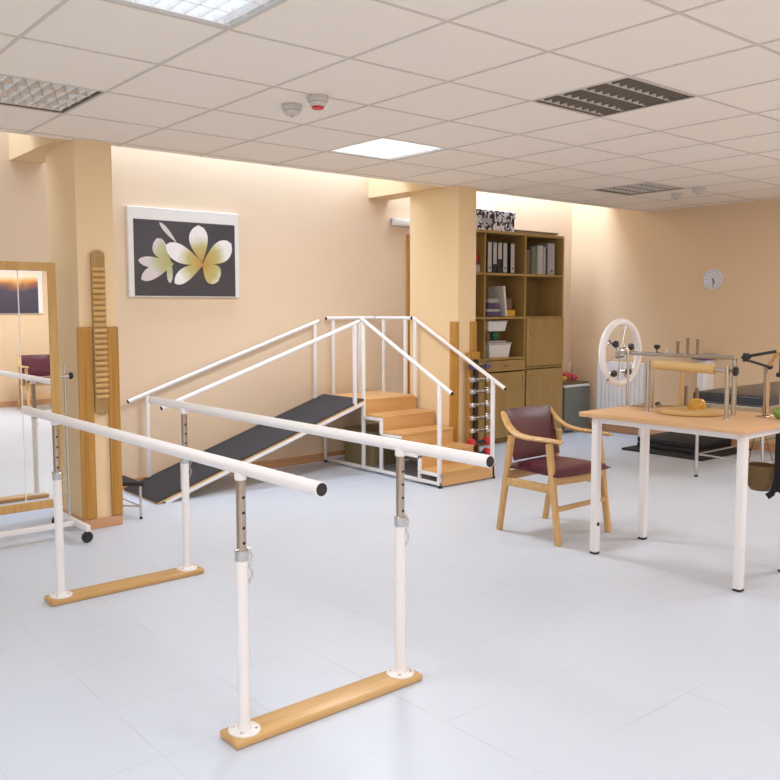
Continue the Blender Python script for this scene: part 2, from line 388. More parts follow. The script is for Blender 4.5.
# ------------------------------------------------------------------ parallel bars
def parallel_bars():
    t = thing('parallel_bars', 'white height-adjustable parallel walking bars on two wooden base planks', 'parallel bars', (1.8, 3.3, 0))
    rz = .945; xs = (1.463, 2.167); ys = (2.44, 4.235)
    for xn, xf, ya, yb in ((1.446, 1.424, 1.985, 4.655), (2.165, 2.160, 1.978, 4.67)):
        r = MB().cyl((xn, ya, rz), (xf, yb, rz), .0225, seg=28).build('rail', 'white', t)
        for x, yy, d in ((xn, ya, -1), (xf, yb, 1)):
            MB().lathe((x, yy, rz), [(.0195, -.004*d), (.0195, .0015*d), (.0165, .0035*d)], 24, 'y').build('end_cap', 'rubber', r)
    for y in ys:
        MB().box((1.375, y-.06, 0), (2.225, y+.06, .03), .008, 3).build('base_plank', 'pine_x', t)
        for x in ((1.441, 2.157) if y < 3 else (1.443, 2.148)):
            p = MB().cyl((x, y, .038), (x, y, .645), .021, .021, 24).build('post', 'white', t)
            f = MB().lathe((x, y, .03), [(.056, 0), (.056, .005), (.050, .009), (.026, .010), (.023, .022)], 28).build('foot_flange', 'white', p)
            for k in range(4):
                a = pi/4+k*pi/2; MB().lathe((x+.041*cos(a), y+.041*sin(a), .039), [(.006, 0), (.006, .002), (.003, .004)], 10).build('flange_screw', 'chrome', p)
            MB().cyl((x, y, .64), (x, y, .915), .0165, seg=24).build('inner_tube', 'bronze_steel', p)
            c = MB(); c.lathe((x, y, .628), [(.0225, 0), (.0235, .003), (.0235, .034), (.021, .037)], 24); c.build('collar', 'chrome', p)
            for k in range(4):
                z = .690+.052*k
                MB().lathe((x, y, z), [(.0055, -.0174), (.0055, -.0145)], 10, 'y').build('adjustment_hole', 'black', p)
            MB().lathe((x, y, .905), [(.019, 0), (.021, .006), (.021, .03)], 20).build('rail_saddle', 'white', p)
            # locking pin with its short chain
            MB().cyl((x-.03, y-.005, .668), (x+.03, y-.005, .668), .0035, seg=8).build('locking_pin', 'chrome', p)
            ch = MB()
            for k in range(9):
                z = .655-k*.0125; ox = .027+.006*sin(k*1.3)
                pts = [(x+ox+(.004*cos(a) if k % 2 else 0), y-.012+(0 if k % 2 else .004*cos(a)), z+.0075*sin(a)) for a in [2*pi*q/8 for q in range(8)]]
                ch.tube(pts, .0011, 5, closed=True)
            ch.build('pin_chain', 'chrome', p)
parallel_bars()

# ------------------------------------------------------------------ training stairs with ramp
def stairs():
    t = thing('training_stairs', 'wooden training staircase with white tube handrails and black ramp', 'training stairs', (4.2, 6.0, 0))
    xa, xb = 4.83, 5.49; y0, td, rs = 4.96, .253, .132; yb = 6.575
    # steps: tread boards and risers
    for k in range(5):
        ya = y0+td*k; z = rs*(k+1); yend = (y0+td*(k+1)) if k < 4 else yb
        MB().box((xa+.014, ya-.006, z-.02), (xb, yend+.004, z), .003).build('tread', 'step', t)
        MB().box((xa+.022, ya, z-rs+(.012 if k == 0 else 0)), (xb-.004, ya+.016, z-.02)).build('riser', 'step', t)
    MB().box((xb-.018, y0+.02, .02), (xb-.004, yb, .12)).build('side_panel', 'ply', t)
    mb = MB()
    for k in range(5):
        ya = y0+td*k+.02; mb.box((xb-.016, ya, .02), (xb-.004, min(ya+td, yb), rs*(k+1)-.02))
    mb.build('far_panel', 'ply', t)
    w = .026
    f = MB(); x = xa
    def b(p, q, ww=w): f.bar(p, q, ww, ww, .003)
    b((x, y0-.0, .035), (x, yb, .035))
    for yy, zt in ((y0+td, .264), (y0+2*td, .396-.015), (y0+3*td, .528-.015), (y0+4*td, .65), (yb-.013, .65)):
        b((x, yy, .035), (x, yy, zt-.02))
    for k in range(1, 4): b((x, y0+td*k-.013, rs*(k+1)-.033), (x, y0+td*(k+1)+.013, rs*(k+1)-.033))
    b((x, y0, .105), (x, y0+td, .105))
    b((x, y0+4*td-.013, .647), (x, yb, .647))
    f.build('side_frame', 'white', t)
    f = MB(); f.bar((xb-.01, y0+.02, .03), (xb-.01, yb, .03), w, w, .003); f.bar((xa, yb-.013, .035), (xb, yb-.013, .035), w, w, .003)
    f.build('far_frame', 'white', t)
    for p in ((xa, y0), (xb-.01, y0+.01), (xa, yb-.02), (xb-.01, yb-.02)):
        MB().lathe((p[0], p[1], 0), [(.018, 0), (.018, .018), (.014, .022)], 14).build('rubber_foot', 'rubber', t)
    def post(px, py, za, zb): MB().bar((px, py, za), (px, py, zb), .03, .03, .004).build('post', 'white', t)
    def rail(p, q, ends=(1, 1)):
        r = MB().cyl(p, q, .0175, seg=20).build('handrail', 'white', t)
        P, Q = Vector(p), Vector(q); d = (Q-P).normalized()
        for c, s, e in ((P, -1, ends[0]), (Q, 1, ends[1])):
            if e: MB().cyl(c, c+d*s*.006, .0165, .0135, 18).build('end_cap', 'rubber', r)
    # step rails
    post(xa, y0+.015, .02, .862); post(xa, y0+4*td+.0, .02, 1.375)
    xr = 5.474
    post(xr, y0+.015, .02, .862); post(xr, y0+4*td, .64, 1.375)
    rail((xa, 4.835, .797), (xa, 6.0, 1.397)); rail((xr, 4.835, .797), (xr, 6.0, 1.397))
    # platform rails: back and right side
    rail((xa+.015, yb-.02, 1.395), (5.435, yb-.02, 1.395), (1, 0)); rail((xr, yb-.02, 1.395), (xr, 6.03, 1.395), (0, 1))
    post(4.925, yb-.02, .66, 1.38); post(5.25, yb-.02, .66, 1.38)
    post(xr, 6.44, .66, 1.38); post(xr, 6.115, .66, 1.38)
    # ramp
    rx0, rx1, ryn, ryf = 2.77, 4.80, 5.935, 6.545
    n = Vector((-.66, 0, 2.03)).normalized()
    def rp(x, y, d=0.): z = .012+(x-rx0)/(rx1-rx0)*.648; return Vector((x, y, z))+n*d
    m = MB(); v = [rp(rx0, ryn-.01, .012), rp(rx1, ryn-.01, .012), rp(rx1, ryf, .012), rp(rx0, ryf, .012)]
    lo = [rp(rx0, ryn-.01, 0), rp(rx1, ryn-.01, 0), rp(rx1, ryf, 0), rp(rx0, ryf, 0)]
    def slab(mb, up, dn):
        A = [mb.bm.verts.new(p) for p in up]; B = [mb.bm.verts.new(p) for p in dn]
        mb.bm.faces.new(A); mb.bm.faces.new(list(reversed(B)))
        for i in range(4): mb.bm.faces.new((A[i], B[i], B[(i+1) % 4], A[(i+1) % 4]))
    slab(m, v, lo); m.build('ramp_surface', 'rampmat', t)
    m = MB(); slab(m, lo, [p-n*.014 for p in lo]); m.build('ramp_board', 'pine_x', t)
    m = MB()
    for yy in (ryn+.003, ryf-.015): m.bar(rp(rx0+.06, yy, -.030), rp(rx1-.0, yy, -.030), .028, .030, .003)
    for xx in (3.4, 4.1, rx1-.03): m.bar(rp(xx, ryn, -.034), rp(xx, ryf-.02, -.034), .025, .025)
    m.build('ramp_frame', 'white', t)
    for yy in (ryn-.002, ryf):
        rail((2.825, yy, .735), (4.75, yy, 1.372))
        for xx in (2.99, 4.70):
            MB().bar((xx, yy+(.0 if yy < 6.2 else 0), rp(xx, 0).z-.02), (xx, yy, .735+(xx-2.825)/(4.75-2.825)*.637-.005), .03, .03, .004).build('post', 'white', t)
stairs()

t = thing('storage_crate', 'khaki storage crate pushed under the stair platform', 'crate', (5.2, 6.25, 0))
MB().box((5.02, 6.06, 0), (5.42, 6.50, .31), .006, 2).build('body', 'crate', t)
MB().box((5.01, 6.05, .31), (5.43, 6.51, .335), .004, 2).build('lid', 'crate', t)
MB().box((5.012, 6.22, .20), (5.02, 6.33, .235), .003).build('grip', 'black', t)

# low black stool behind the left pillar
t = thing('footstool', 'low black padded stool with chrome legs, right of the left pillar', 'stool', (2.38, 5.78, 0))
MB().prism([(2.50, 5.565), (2.50, 6.17), (2.362, 6.17), (2.362, 5.70)], 'z', .235, .262).build('seat', 'rubber', t)
lg = [(2.372, 5.715), (2.485, 5.59), (2.372, 6.15), (2.485, 6.15)]
for x, y in lg:
    l = MB().cyl((x, y, .012), (x, y, .237), .0085, seg=12).build('leg', 'chrome', t)
    MB().lathe((x, y, 0), [(.011, 0), (.011, .014), (.009, .017)], 10).build('rubber_tip', 'rubber', l)
MB().tube([(2.372, 6.15, .09), (2.372, 5.715, .09), (2.485, 5.59, .09), (2.485, 6.15, .09)], .006, 10).build('stretcher', 'chrome', t)

# ------------------------------------------------------------------ finger ladder
t = thing('finger_ladder', 'wooden finger-climbing ladder with many notches on the left pillar', 'finger ladder', (2.22, 5.58, .73))
fy = P1[1]
cx = 2.197; hw = .0465
out = []
for a in range(0, 181, 30): out.append((cx+hw*cos(radians(a))*1.0, 1.845+.03*sin(radians(a))))
for a in range(180, 361, 30): out.append((cx+hw*cos(radians(a)), .80+.03*sin(radians(a))))
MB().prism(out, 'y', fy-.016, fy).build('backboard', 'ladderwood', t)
mb = MB(); n = 24; z0, z1 = .875, 1.765
for k in range(n):
    z = z0+(z1-z0)*k/n; h = (z1-z0)/n
    mb.prism([(fy-.0155, z+h*.30), (fy-.0155, z+h*.98), (fy-.026, z+h*.90), (fy-.034, z+h*.62), (fy-.030, z+h*.36)], 'x', cx-hw*.93, cx+hw*.93)
mb.build('rungs', 'rungwood', t)
for z in (1.84, .80): MB().lathe((cx, fy-.016, z), [(.005, 0), (.005, -.003), (.002, -.004)], 10, 'y').build('screw', 'chrome', t)

# ------------------------------------------------------------------ mirror on wheeled stand
t = thing('posture_mirror', 'tall wheeled posture mirror in a honey wood frame', 'mirror', (1.66, 5.5, 0))
ym = 5.512; mx0, mx1, mz0, mz1 = 1.40, 1.912, .195, 1.782
fw = .055
MB().box((mx0, ym-.0125, mz0), (mx0+fw, ym+.0125, mz1), .004).box((mx1-fw, ym-.0125, mz0), (mx1, ym+.0125, mz1), .004)\
    .box((mx0+fw, ym-.0125, mz0), (mx1-fw, ym+.0125, mz0+fw), .004).box((mx0+fw, ym-.0125, mz1-fw), (mx1-fw, ym+.0125, mz1), .004).build('frame', 'mirrorframe', t)
g = MB().box((mx0+fw-.004, ym-.004, mz0+fw-.004), (mx1-fw+.004, ym+.004, mz1-fw+.004)).build('mirror_glass', 'mirror', t)
MB().box((1.671, ym-.0055, mz0+fw), (1.678, ym-.004, mz1-fw)).build('plumb_line', 'white_matte', g)
MB().box((mx0+.01, ym+.0126, mz0+.01), (mx1-.01, ym+.018, mz1-.01)).build('back_board', 'ply', t)
for sx in (1.352, 1.958):
    MB().bar((sx, 5.20, .095), (sx, 5.80, .095), .03, .04, .005).build('foot', 'white', t)
    MB().cyl((sx, ym+.02, .11), (sx, ym+.02, 1.115), .0095, seg=14).build('upright', 'chrome', t)
    s = 1 if sx > 1.6 else -1
    k = MB(); k.cyl((sx-.05*s, ym+.0, 1.05), (sx+.018*s, ym+.0, 1.05), .009, seg=12); k.build('pivot', 'chrome', t)
    MB().lathe((sx+.02*s, ym, 1.05), [(.010, -.0), (.021, .003*s), (.023, .012*s), (.018, .022*s), (.006, .026*s)], 20, 'x').build('knob', 'black', t)
    for yy in (5.225, 5.775):
        c = MB(); c.lathe((sx, yy-.010, .036), [(.012, 0), (.034, .001), (.036, .006), (.036, .017), (.034, .021), (.012, .022)], 22, 'y'); c = c.build('castor', 'rubber', t)
        MB().box((sx-.010, yy+.014, .030), (sx+.010, yy+.018, .078)).lathe((sx, yy-.016, .036), [(.008, 0), (.008, .004)], 10, 'y').box((sx-.014, yy-.016, .073), (sx+.014, yy+.018, .081)).build('fork', 'black', c)
MB().bar((1.352, 5.42, .092), (1.958, 5.42, .092), .03, .034, .005).build('cross_bar', 'white', t)

# ------------------------------------------------------------------ pictures
def petal(base, tip, wid, curve, n=14):
    """flat teardrop outline from base to tip in wall coordinates (x, z)"""
    b = Vector(base); p = Vector(tip); d = p-b; L = d.length; d.normalize(); nn = Vector((-d.y, d.x))
    L1, L2 = [], []
    for i in range(n+1):
        s = i/n; w = wid*1.0*max(0., sin(pi*min(1, s**1.05)))**.62*(.45+.75*s)
        c = b+d*L*s+nn*curve*sin(pi*s)
        L1.append(c+nn*w*(.5)); L2.append(c-nn*w*(.5))
    return L1+list(reversed(L2[1:-1]))
def petal_mat(name, cen, r, white=(.86, .82, .80), mid=(.52, .46, .17), core=(.50, .30, .06)):
    m, nt, b = _new(name)
    tc = N(nt, 'ShaderNodeTexCoord'); vm = N(nt, 'ShaderNodeVectorMath'); vm.operation = 'DISTANCE'
    nt.links.new(tc.outputs['Object'], vm.inputs[0]); vm.inputs[1].default_value = cen
    no = N(nt, 'ShaderNodeTexNoise'); no.inputs['Scale'].default_value = 12.; nt.links.new(tc.outputs['Object'], no.inputs['Vector'])
    v = mth(nt, 'ADD', mth(nt, 'DIVIDE', vm.outputs['Value'], r), mth(nt, 'MULTIPLY', mth(nt, 'SUBTRACT', no.outputs['Fac'], .5), .25))
    cr = N(nt, 'ShaderNodeValToRGB'); el = cr.color_ramp.elements
    el[0].position = .10; el[0].color = rgba(core); el[1].position = .62; el[1].color = rgba(white)
    q = el.new(.38); q.color = rgba(mid)
    nt.links.new(v, cr.inputs[0]); nt.links.new(cr.outputs[0], b.inputs['Base Color']); b.inputs['Roughness'].default_value = .5
    return m
def flower_picture():
    x0, x1, z0, z1 = 2.882, 3.91, 1.588, 2.322; yb = Y1-.001; yf = Y1-.035
    t = thing('flower_picture', 'white-bordered canvas print of white plumeria flowers on the back wall', 'picture', (3.4, Y1-.02, z0))
    MB().box((x0, yf, z0), (x1, yb, z1), .003).build('canvas', 'white_matte', t)
    a0, a1, c0, c1 = 2.925, 3.868, 1.597, 2.222
    MB().box((a0, yf-.002, c0), (a1, yf+.001, c1)).build('dark_background', mat('print_background', (.05, .042, .048), .5, var=.35, scale=(3, 3, 3)), t)
    # crop px (of the enlarged photograph detail) -> print coordinates
    def Q(u, v): return Vector((a0+(u-78)/(416-78)*(a1-a0), c1-(v-(98+(u-78)/338*22))/(263-(u-78)/338*20)*(c1-c0)))
    def draw(name, items, m, lift):
        mb = MB()
        for i, (bs, tp, w, cu) in enumerate(items):
            poly = petal(Q(*bs), Q(*tp), w, cu)
            y = yf-.0025-lift-.0006*i
            vs = [mb.bm.verts.new((p.x, y, p.y)) for p in poly]; vk = [mb.bm.verts.new((p.x, yf-.001, p.y)) for p in poly]
            mb.bm.faces.new(vs); k = len(vs)
            for j in range(k): mb.bm.faces.new((vs[j], vk[j], vk[(j+1) % k], vs[(j+1) % k]))
        mb.build(name, m, t, smooth=60)
    org = Vector((3.4, Y1-.02, z0))
    c = Q(190, 238); cc = (c.x-org.x, yf-org.y, c.y-org.z)
    draw('left_flower', [((190, 245), (150, 165), .15, .02), ((200, 245), (90, 240), .10, .01), ((205, 250), (98, 305), .12, -.01), ((190, 225), (190, 318), .06, 0), ((215, 180), (160, 110), .045, 0)],
         petal_mat('left_petals', cc, .30, (.66, .60, .60), (.50, .48, .26), (.45, .42, .16)), 0)
    c = Q(302, 250); cc = (c.x-org.x, yf-org.y, c.y-org.z)
    draw('main_flower', [((302, 252), (178, 188), .17, .01), ((302, 252), (205, 318), .13, -.012), ((298, 245), (288, 120), .20, .012), ((302, 250), (402, 182), .20, -.01), ((300, 252), (352, 312), .20, .012)],
         petal_mat('main_petals', cc, .40), .004)
flower_picture()

t = thing('sunset_picture', 'white-bordered sunset print seen only in the tall mirror', 'picture', (3.9, Y0+.02, 1.4))
MB().box((3.32, Y0+.001, 1.44), (4.50, Y0+.035, 2.24), .003).build('canvas', 'white_matte', t)
MB().box((3.36, Y0+.034, 1.445), (4.43, Y0+.037, 2.20)).build('print', 'sunset', t)

# ------------------------------------------------------------------ armchair
def armchair(label):
    """faces -y, centred on the origin"""
    t = thing('armchair', label, 'chair', (0, 0, 0))
    for s in (-1, 1):
        for nm, a, b in (('leg', (s*.262, -.252, 0), (s*.258, -.165, .635)), ('leg', (s*.240, .257, 0), (s*.250, .150, .650))):
            A, B = Vector(a), Vector(b)
            mb = MB(); mb.bar(A, A+(B-A)*.5, .034, .036, .006); mb.bar(A+(B-A)*.46, B, .036, .040, .008)
            mb.build(nm, 'beech', t)
    # bent arms sweeping from the back corners forward
    for s in (-1, 1):
        pts = [(s*.238, .235, .800), (s*.247, .210, .758), (s*.257, .168, .712), (s*.266, .120, .680), (s*.274, .065, .662), (s*.273, -.01, .655), (s*.270, -.10, .655), (s*.264, -.19, .655), (s*.256, -.268, .652)]
        P = []
        for i in range(len(pts)-1):
            a, b = Vector(pts[i]), Vector(pts[i+1])
            for k in range(3): P.append(a.lerp(b, k/3))
        P.append(Vector(pts[-1])); n = len(P)
        R = [.019+.006*sin(pi*i/(n-1)) for i in range(n)]; R[-1] = .012; R[0] = .014
        MB().tube(P, R, 14, flat=(.62, 1.15)).build('armrest', 'beech_x', t)
    # seat pan frame
    f = MB()
    for s in (-1, 1): f.bar((s*.255, -.21, .345), (s*.248, .21, .345), .024, .055, .005)
    f.bar((-.25, .205, .375), (.25, .205, .375), .024, .06, .005)
    f.build('side_rails', 'beech_x', t)
    fr = MB(); pts = []
    nseg = 16
    up = [(-.25+.5*k/nseg, -.215-.03*sin(pi*k/nseg)) for k in range(nseg+1)]
    fr.prism(up+[(p[0], p[1]+.024) for p in reversed(up)], 'z', .375, .432)
    fr.build('front_rail', 'beech_x', t)
    MB().bar((-.262, -.232, .225), (.262, -.232, .225), .020, .030, .004).build('stretcher', 'beech_x', t)
    # padded seat: grid surface, domed
    mb = MB(); n = 14; top = {}; bot = {}
    for i in range(n+1):
        for j in range(n+1):
            u, v = i/n*2-1, j/n*2-1
            hw_ = .262-.018*v-.0*abs(u); x = u*hw_; y = v*.235-.02 - .035*(1-u*u)*max(0, -v)
            e = max(abs(u), abs(v)); edge = (1-e**6)
            z = .437+.036*edge+.012*(1-u*u)*(1-v*v)
            top[i, j] = mb.bm.verts.new((x, y, z)); bot[i, j] = mb.bm.verts.new((x*.985, y*.985, .432))
    for i in range(n):
        for j in range(n):
            mb.bm.faces.new((top[i, j], top[i+1, j], top[i+1, j+1], top[i, j+1])); mb.bm.faces.new((bot[i, j+1], bot[i+1, j+1], bot[i+1, j], bot[i, j]))
    for i in range(n):
        for a, b in (((i, 0), (i+1, 0)), ((i+1, n), (i, n)), ((0, i+1), (0, i)), ((n, i), (n, i+1))):
            mb.bm.faces.new((bot[a], bot[b], top[b], top[a]))
    mb.build('seat', 'burg', t, smooth=60)
    # curved upholstered backrest
    mb = MB(); n = 16; m_ = 8; F, B = {}, {}
    for i in range(n+1):
        for j in range(m_+1):
            u, v = i/n*2-1, j/m_
            x = u*(.234-.002*v); yb_ = .140+.085*v + .022*(1-u*u)
            z = .485+.325*v+.004*(1-u*u)*(2*v-1)
            e = max(abs(u), abs(2*v-1)); th = .006+.016*(1-e**5)
            F[i, j] = mb.bm.verts.new((x, yb_-th, z)); B[i, j] = mb.bm.verts.new((x, yb_+th*.6, z))
    for i in range(n):
        for j in range(m_):
            mb.bm.faces.new((F[i, j], F[i+1, j], F[i+1, j+1], F[i, j+1])); mb.bm.faces.new((B[i, j+1], B[i+1, j+1], B[i+1, j], B[i, j]))
    for i in range(n):
        mb.bm.faces.new((F[i, 0], B[i, 0], B[i+1, 0], F[i+1, 0])); mb.bm.faces.new((F[i+1, m_], B[i+1, m_], B[i, m_], F[i, m_]))
    for j in range(m_):
        mb.bm.faces.new((F[0, j+1], B[0, j+1], B[0, j], F[0, j])); mb.bm.faces.new((F[n, j], B[n, j], B[n, j+1], F[n, j+1]))
    mb.build('backrest', 'burg', t, smooth=60)
    return t
ac = armchair('beech armchair with burgundy vinyl seat and back beside the white-legged table')
ac.location = (4.452, 3.502, 0)
dup(ac, (4.22, -1.95, 0), 'burgundy armchair at the opposite wall, seen only in the tall mirror', pi)

# ------------------------------------------------------------------ exercise table
t = thing('exercise_table', 'white-legged exercise table with a beech top carrying hand-therapy devices', 'table', (4.42, 2.56, 0))
MB().box((4.110, 2.050, .842), (4.86, 3.055, .87), .004, 2).build('tabletop', 'tabletop', t)
mb = MB(); zt = .82
for y in (2.12, 3.01): mb.bar((4.23, y, zt), (4.74, y, zt), .03, .042, .003)
for x in (4.23, 4.74): mb.bar((x, 2.12, zt), (x, 3.01, zt), .03, .042, .003)
mb.build('apron_frame', 'white', t)
for k, (x, y) in enumerate(((4.23, 3.01), (4.74, 3.01), (4.23, 2.115), (4.74, 2.115))):
    l = MB().bar((x, y, .012), (x, y, .841), .045, .045, .006).build('leg', 'white', t)
    MB().box((x-.022, y-.022, 0), (x+.022, y+.022, .014), .003).build('leg_cap', 'rubber', l)
    if k == 0: MB().cyl((x-.002, y-.0255, .185), (x-.002, y-.0220, .185), .012, seg=16).build('leg_plug', 'black', l)

TZ = .87
# shoulder wheel on its post
t = thing('shoulder_wheel', 'white shoulder exercise wheel with chrome spokes on a post at the table end', 'exercise wheel', (4.55, 3.04, TZ))
wc = Vector((4.543, 3.07, 1.203)); R = .193
MB().tube([wc+Vector((R*cos(a), 0, R*sin(a))) for a in [2*pi*k/48 for k in range(48)]], .0215, 14, closed=True).build('rim', 'white', t)
MB().cyl((4.553, 3.02, TZ), (4.553, 3.02, 1.215), .008, seg=14).lathe((4.553, 3.02, TZ), [(.03, 0), (.03, .005), (.012, .008)], 20).build('post', 'chrome', t)
MB().lathe(wc, [(.018, -.05), (.034, -.045), (.034, -.012), (.042, -.010), (.042, .012), (.02, .02)], 22, 'y').build('hub', 'chrome', t)
for k, a in enumerate((75, 200, 262, 320, 150)):
    a = radians(a); d = Vector((cos(a), 0, sin(a)))
    s = MB().cyl(wc+d*.03, wc+d*(R-.01), .0045, seg=10).build('spoke', 'chrome', t)
for a, rr in ((150, .115), (28, .075), (228, .165), (290, .125)):
    a = radians(a); d = Vector((cos(a), 0, sin(a))); p = wc+d*rr
    k = MB().lathe(p, [(.008, -.045), (.020, -.042), (.022, -.028), (.016, -.016), (.007, -.012)], 16, 'y').build('knob', 'black', t)
    MB().cyl(p+Vector((0, -.015, 0)), p+Vector((0, .02, 0)), .007, seg=10).cyl(p, p+d*.055+Vector((0, -.01, 0)), .008, seg=10).build('clamp', 'chrome', t)

# pronation / roller frame
t = thing('wrist_roller_frame', 'chrome frame with a yellow wooden wrist roller on the exercise table', 'exercise frame', (4.5, 2.58, TZ))
for x, y, zt, r in ((4.425, 2.80, 1.165, .0075), (4.57, 2.865, 1.165, .010), (4.40, 2.30, 1.165, .0085), (4.584, 2.355, 1.20, .0095)):
    p = MB().cyl((x, y, TZ), (x, y, zt), r*1.45, seg=14).build('upright', 'dark_steel', t)
    MB().lathe((x, y, TZ), [(.02, 0), (.02, .004), (r+.002, .007)], 16).build('base_plate', 'chrome', p)
MB().cyl((4.57, 3.02, 1.202), (4.57, 2.345, 1.200), .0125, seg=14).build('top_tube', 'dark_steel', t)
MB().cyl((4.43, 2.765, 1.150), (4.425, 2.385, 1.140), .027, seg=24).build('roller', 'roller', t)
MB().cyl((4.43, 2.82, 1.151), (4.43, 2.765, 1.150), .009, seg=12).cyl((4.425, 2.385, 1.140), (4.42, 2.28, 1.138), .014, .010, 12).build('roller_axle', 'chrome', t)
def star_knob(p, r, axis, parent, nm='star_knob'):
    mb = MB(); p = Vector(p)
    mb.lathe(p, [(r*.5, -.012), (r*.75, -.010), (r*.75, .010), (r*.4, .014)], 16, axis)
    for k in range(6):
        a = k*pi/3; u, v = r*.75*cos(a), r*.75*sin(a)
        o = {'x': (0, u, v), 'y': (u, 0, v), 'z': (u, v, 0)}[axis]
        mb.ball(p+Vector(o), r*.34, seg=10)
    return mb.build(nm, 'black', parent)
star_knob((4.415, 2.262, 1.137), .026, 'y', t)
k = MB().cyl((4.57, 2.835, 1.205), (4.57, 2.835, 1.235), .004, seg=8).lathe((4.57, 2.835, 1.232), [(.008, 0), (.018, .010), (.020, .022), (.012, .028)], 16).build('knob', 'black', t)
MB().cyl((4.57, 2.768, 1.185), (4.57, 2.768, 1.235), .006, seg=8).build('bolt', 'chrome', t)
MB().cyl((4.66, 2.88, TZ+.012), (4.78, 2.60, TZ+.012), .006, seg=8).build('cross_rod', 'bronze_steel', t)

# vertical pegs standing behind the frame
for k, (y, zb, zt, lab) in enumerate(((2.698, 1.215, 1.285, 'short upright peg on the chrome tube, nearest the wheel'),
                                 (2.635, 1.215, 1.305, 'short upright peg on the chrome tube, the middle one of three'),
                                 (2.573, 1.215, 1.300, 'short upright peg on the chrome tube, farthest from the wheel'))):
    o = MB().cyl((4.57, y, zb-.006), (4.57, y, zt), .0085, .0095, 12).build('exercise_peg', 'peg', smooth=50); tag(o, lab, 'peg', 'upright pegs on the chrome tube')
o = MB().cyl((4.80, 2.81, TZ), (4.79, 2.795, 1.13), .0125, .0105, 14).build('wooden_rod', 'roller'); tag(o, 'tall yellow wooden rod standing behind the wrist roller', 'rod')
for (x, y, z, lab) in ((4.825, 2.785, 1.0, 'short dark wooden peg on the tabletop, beside the tall yellow rod'), (4.83, 2.715, .99, 'short dark wooden peg on the tabletop, touching the honey dome')):
    o = MB().cyl((x, y, TZ), (x, y, z), .011, .010, 12).build('tabletop_peg', 'peg'); tag(o, lab, 'peg')
# turning disc with honey dome
o = MB().lathe((4.53, 2.585, TZ), [(.165, 0), (.182, .004), (.182, .016), (.176, .020)], 40).build('turning_disc', 'disc'); tag(o, 'round plywood turning disc lying on the exercise table', 'wooden disc')
o = MB().lathe((4.61, 2.59, TZ+.020), [(.050, 0), (.052, .02), (.048, .042), (.036, .056), (.014, .060)], 28).build('honey_dome', 'honey'); tag(o, 'honey-coloured round knob standing on the plywood disc', 'knob')
# small clamp left on the tabletop
t = thing('screw_clamp', 'small chrome clamp with black grip lying near the wheel post', 'clamp', (4.66, 2.98, TZ))
MB().box((4.60, 2.93, TZ), (4.68, 3.02, TZ+.012), .004).cyl((4.62, 2.97, TZ+.012), (4.66, 2.95, TZ+.028), .010, seg=10).build('jaw', 'chrome', t)
MB().ball((4.70, 2.90, TZ+.016), .016, (1.6, 1, .8), 12).build('grip', 'black', t)

# elbow exerciser with black arms at the right
t = thing('elbow_exerciser', 'steel post with hinged black arms holding a tan handle, table right end', 'exerciser', (4.69, 2.23, TZ))
MB().box((4.66, 2.205, TZ), (4.745, 2.265, TZ+.006), .002).box((4.695, 2.225, TZ+.005), (4.735, 2.245, 1.155), .003).build('post', 'bronze_steel', t)
star_knob((4.57, 2.285, 1.205), .026, 'x', t)
MB().cyl((4.57, 2.285, 1.210), (4.60, 2.135, 1.243), .0085, seg=10).build('upper_arm', 'black', t)
MB().cyl((4.575, 2.29, 1.192), (4.71, 2.222, 1.150), .0075, seg=10).ball((4.712, 2.218, 1.150), .016, seg=12).build('lower_arm', 'black', t)
MB().cyl((4.70, 2.215, 1.165), (4.61, 2.125, 1.243), .0125, seg=14).build('handle', 'beech', t)
MB().box((4.58, 2.07, 1.105), (4.64, 2.125, 1.13), .006).cyl((4.60, 2.11, 1.12), (4.60, 2.11, 1.24), .006, seg=8).build('cuff', 'black', t)
MB().cyl((4.70, 2.150, TZ), (4.70, 2.150, 1.12), .004, seg=8).build('thin_rod', 'chrome', t)
o = MB().ball((4.66, 2.128, TZ+.032), .036, (1, 1, .9)).build('exercise_ball', 'lime'); tag(o, 'small green exercise ball at the right end of the table', 'ball')

# basket, bag and strap at the far side of the table
t = thing('wicker_basket', 'round brown wicker basket hanging at the far right side of the table', 'basket', (4.95, 2.36, .38))
c = (4.95, 2.36, .40)
MB().lathe(c, [(.055, 0), (.075, .03), (.088, .08), (.09, .15), (.078, .15), (.076, .08), (.06, .035), (.04, .012)], 28).build('bowl', 'wicker', t)
for k in range(3):
    a = k*2.1+.4; MB().cyl((c[0]+.084*cos(a), c[1]+.084*sin(a), .545), (4.862, 2.34, .845), .0025, seg=6).build('hanging_cord', 'wicker', t)
MB().ball((4.93, 2.36, .80), .022, (1, 1, .9), 12).build('cord_knob', 'black', t)

t = thing('black_bag', 'black cloth bag with a dangling strap hanging at the far right side of the table', 'bag', (4.9, 2.17, .38))
mb = MB()
prof = [(0, .0), (.03, .02), (.045, .12), (.04, .30), (.02, .42), (0, .43)]
n = 12; rows = []
for (d, h) in prof:
    rows.append([mb.bm.verts.new((4.905+(d*sin(pi*k/n)), 2.262-.31*k/n, .40+h+.012*sin(k*1.7))) for k in range(n+1)]+[mb.bm.verts.new((4.905-(d*sin(pi*k/n)), 2.262-.31*k/n, .40+h+.012*sin(k*1.7))) for k in range(n, -1, -1)])
for a, b in zip(rows, rows[1:]):
    L = len(a)
    for k in range(L): mb.bm.faces.new((a[k], a[(k+1) % L], b[(k+1) % L], b[k]))
mb.build('body', 'cloth', t, smooth=70)
MB().box((4.855, 2.10, .838), (4.91, 2.13, .842)).box((4.905, 2.10, .80), (4.909, 2.13, .842)).build('hanging_loop', 'cloth', t)
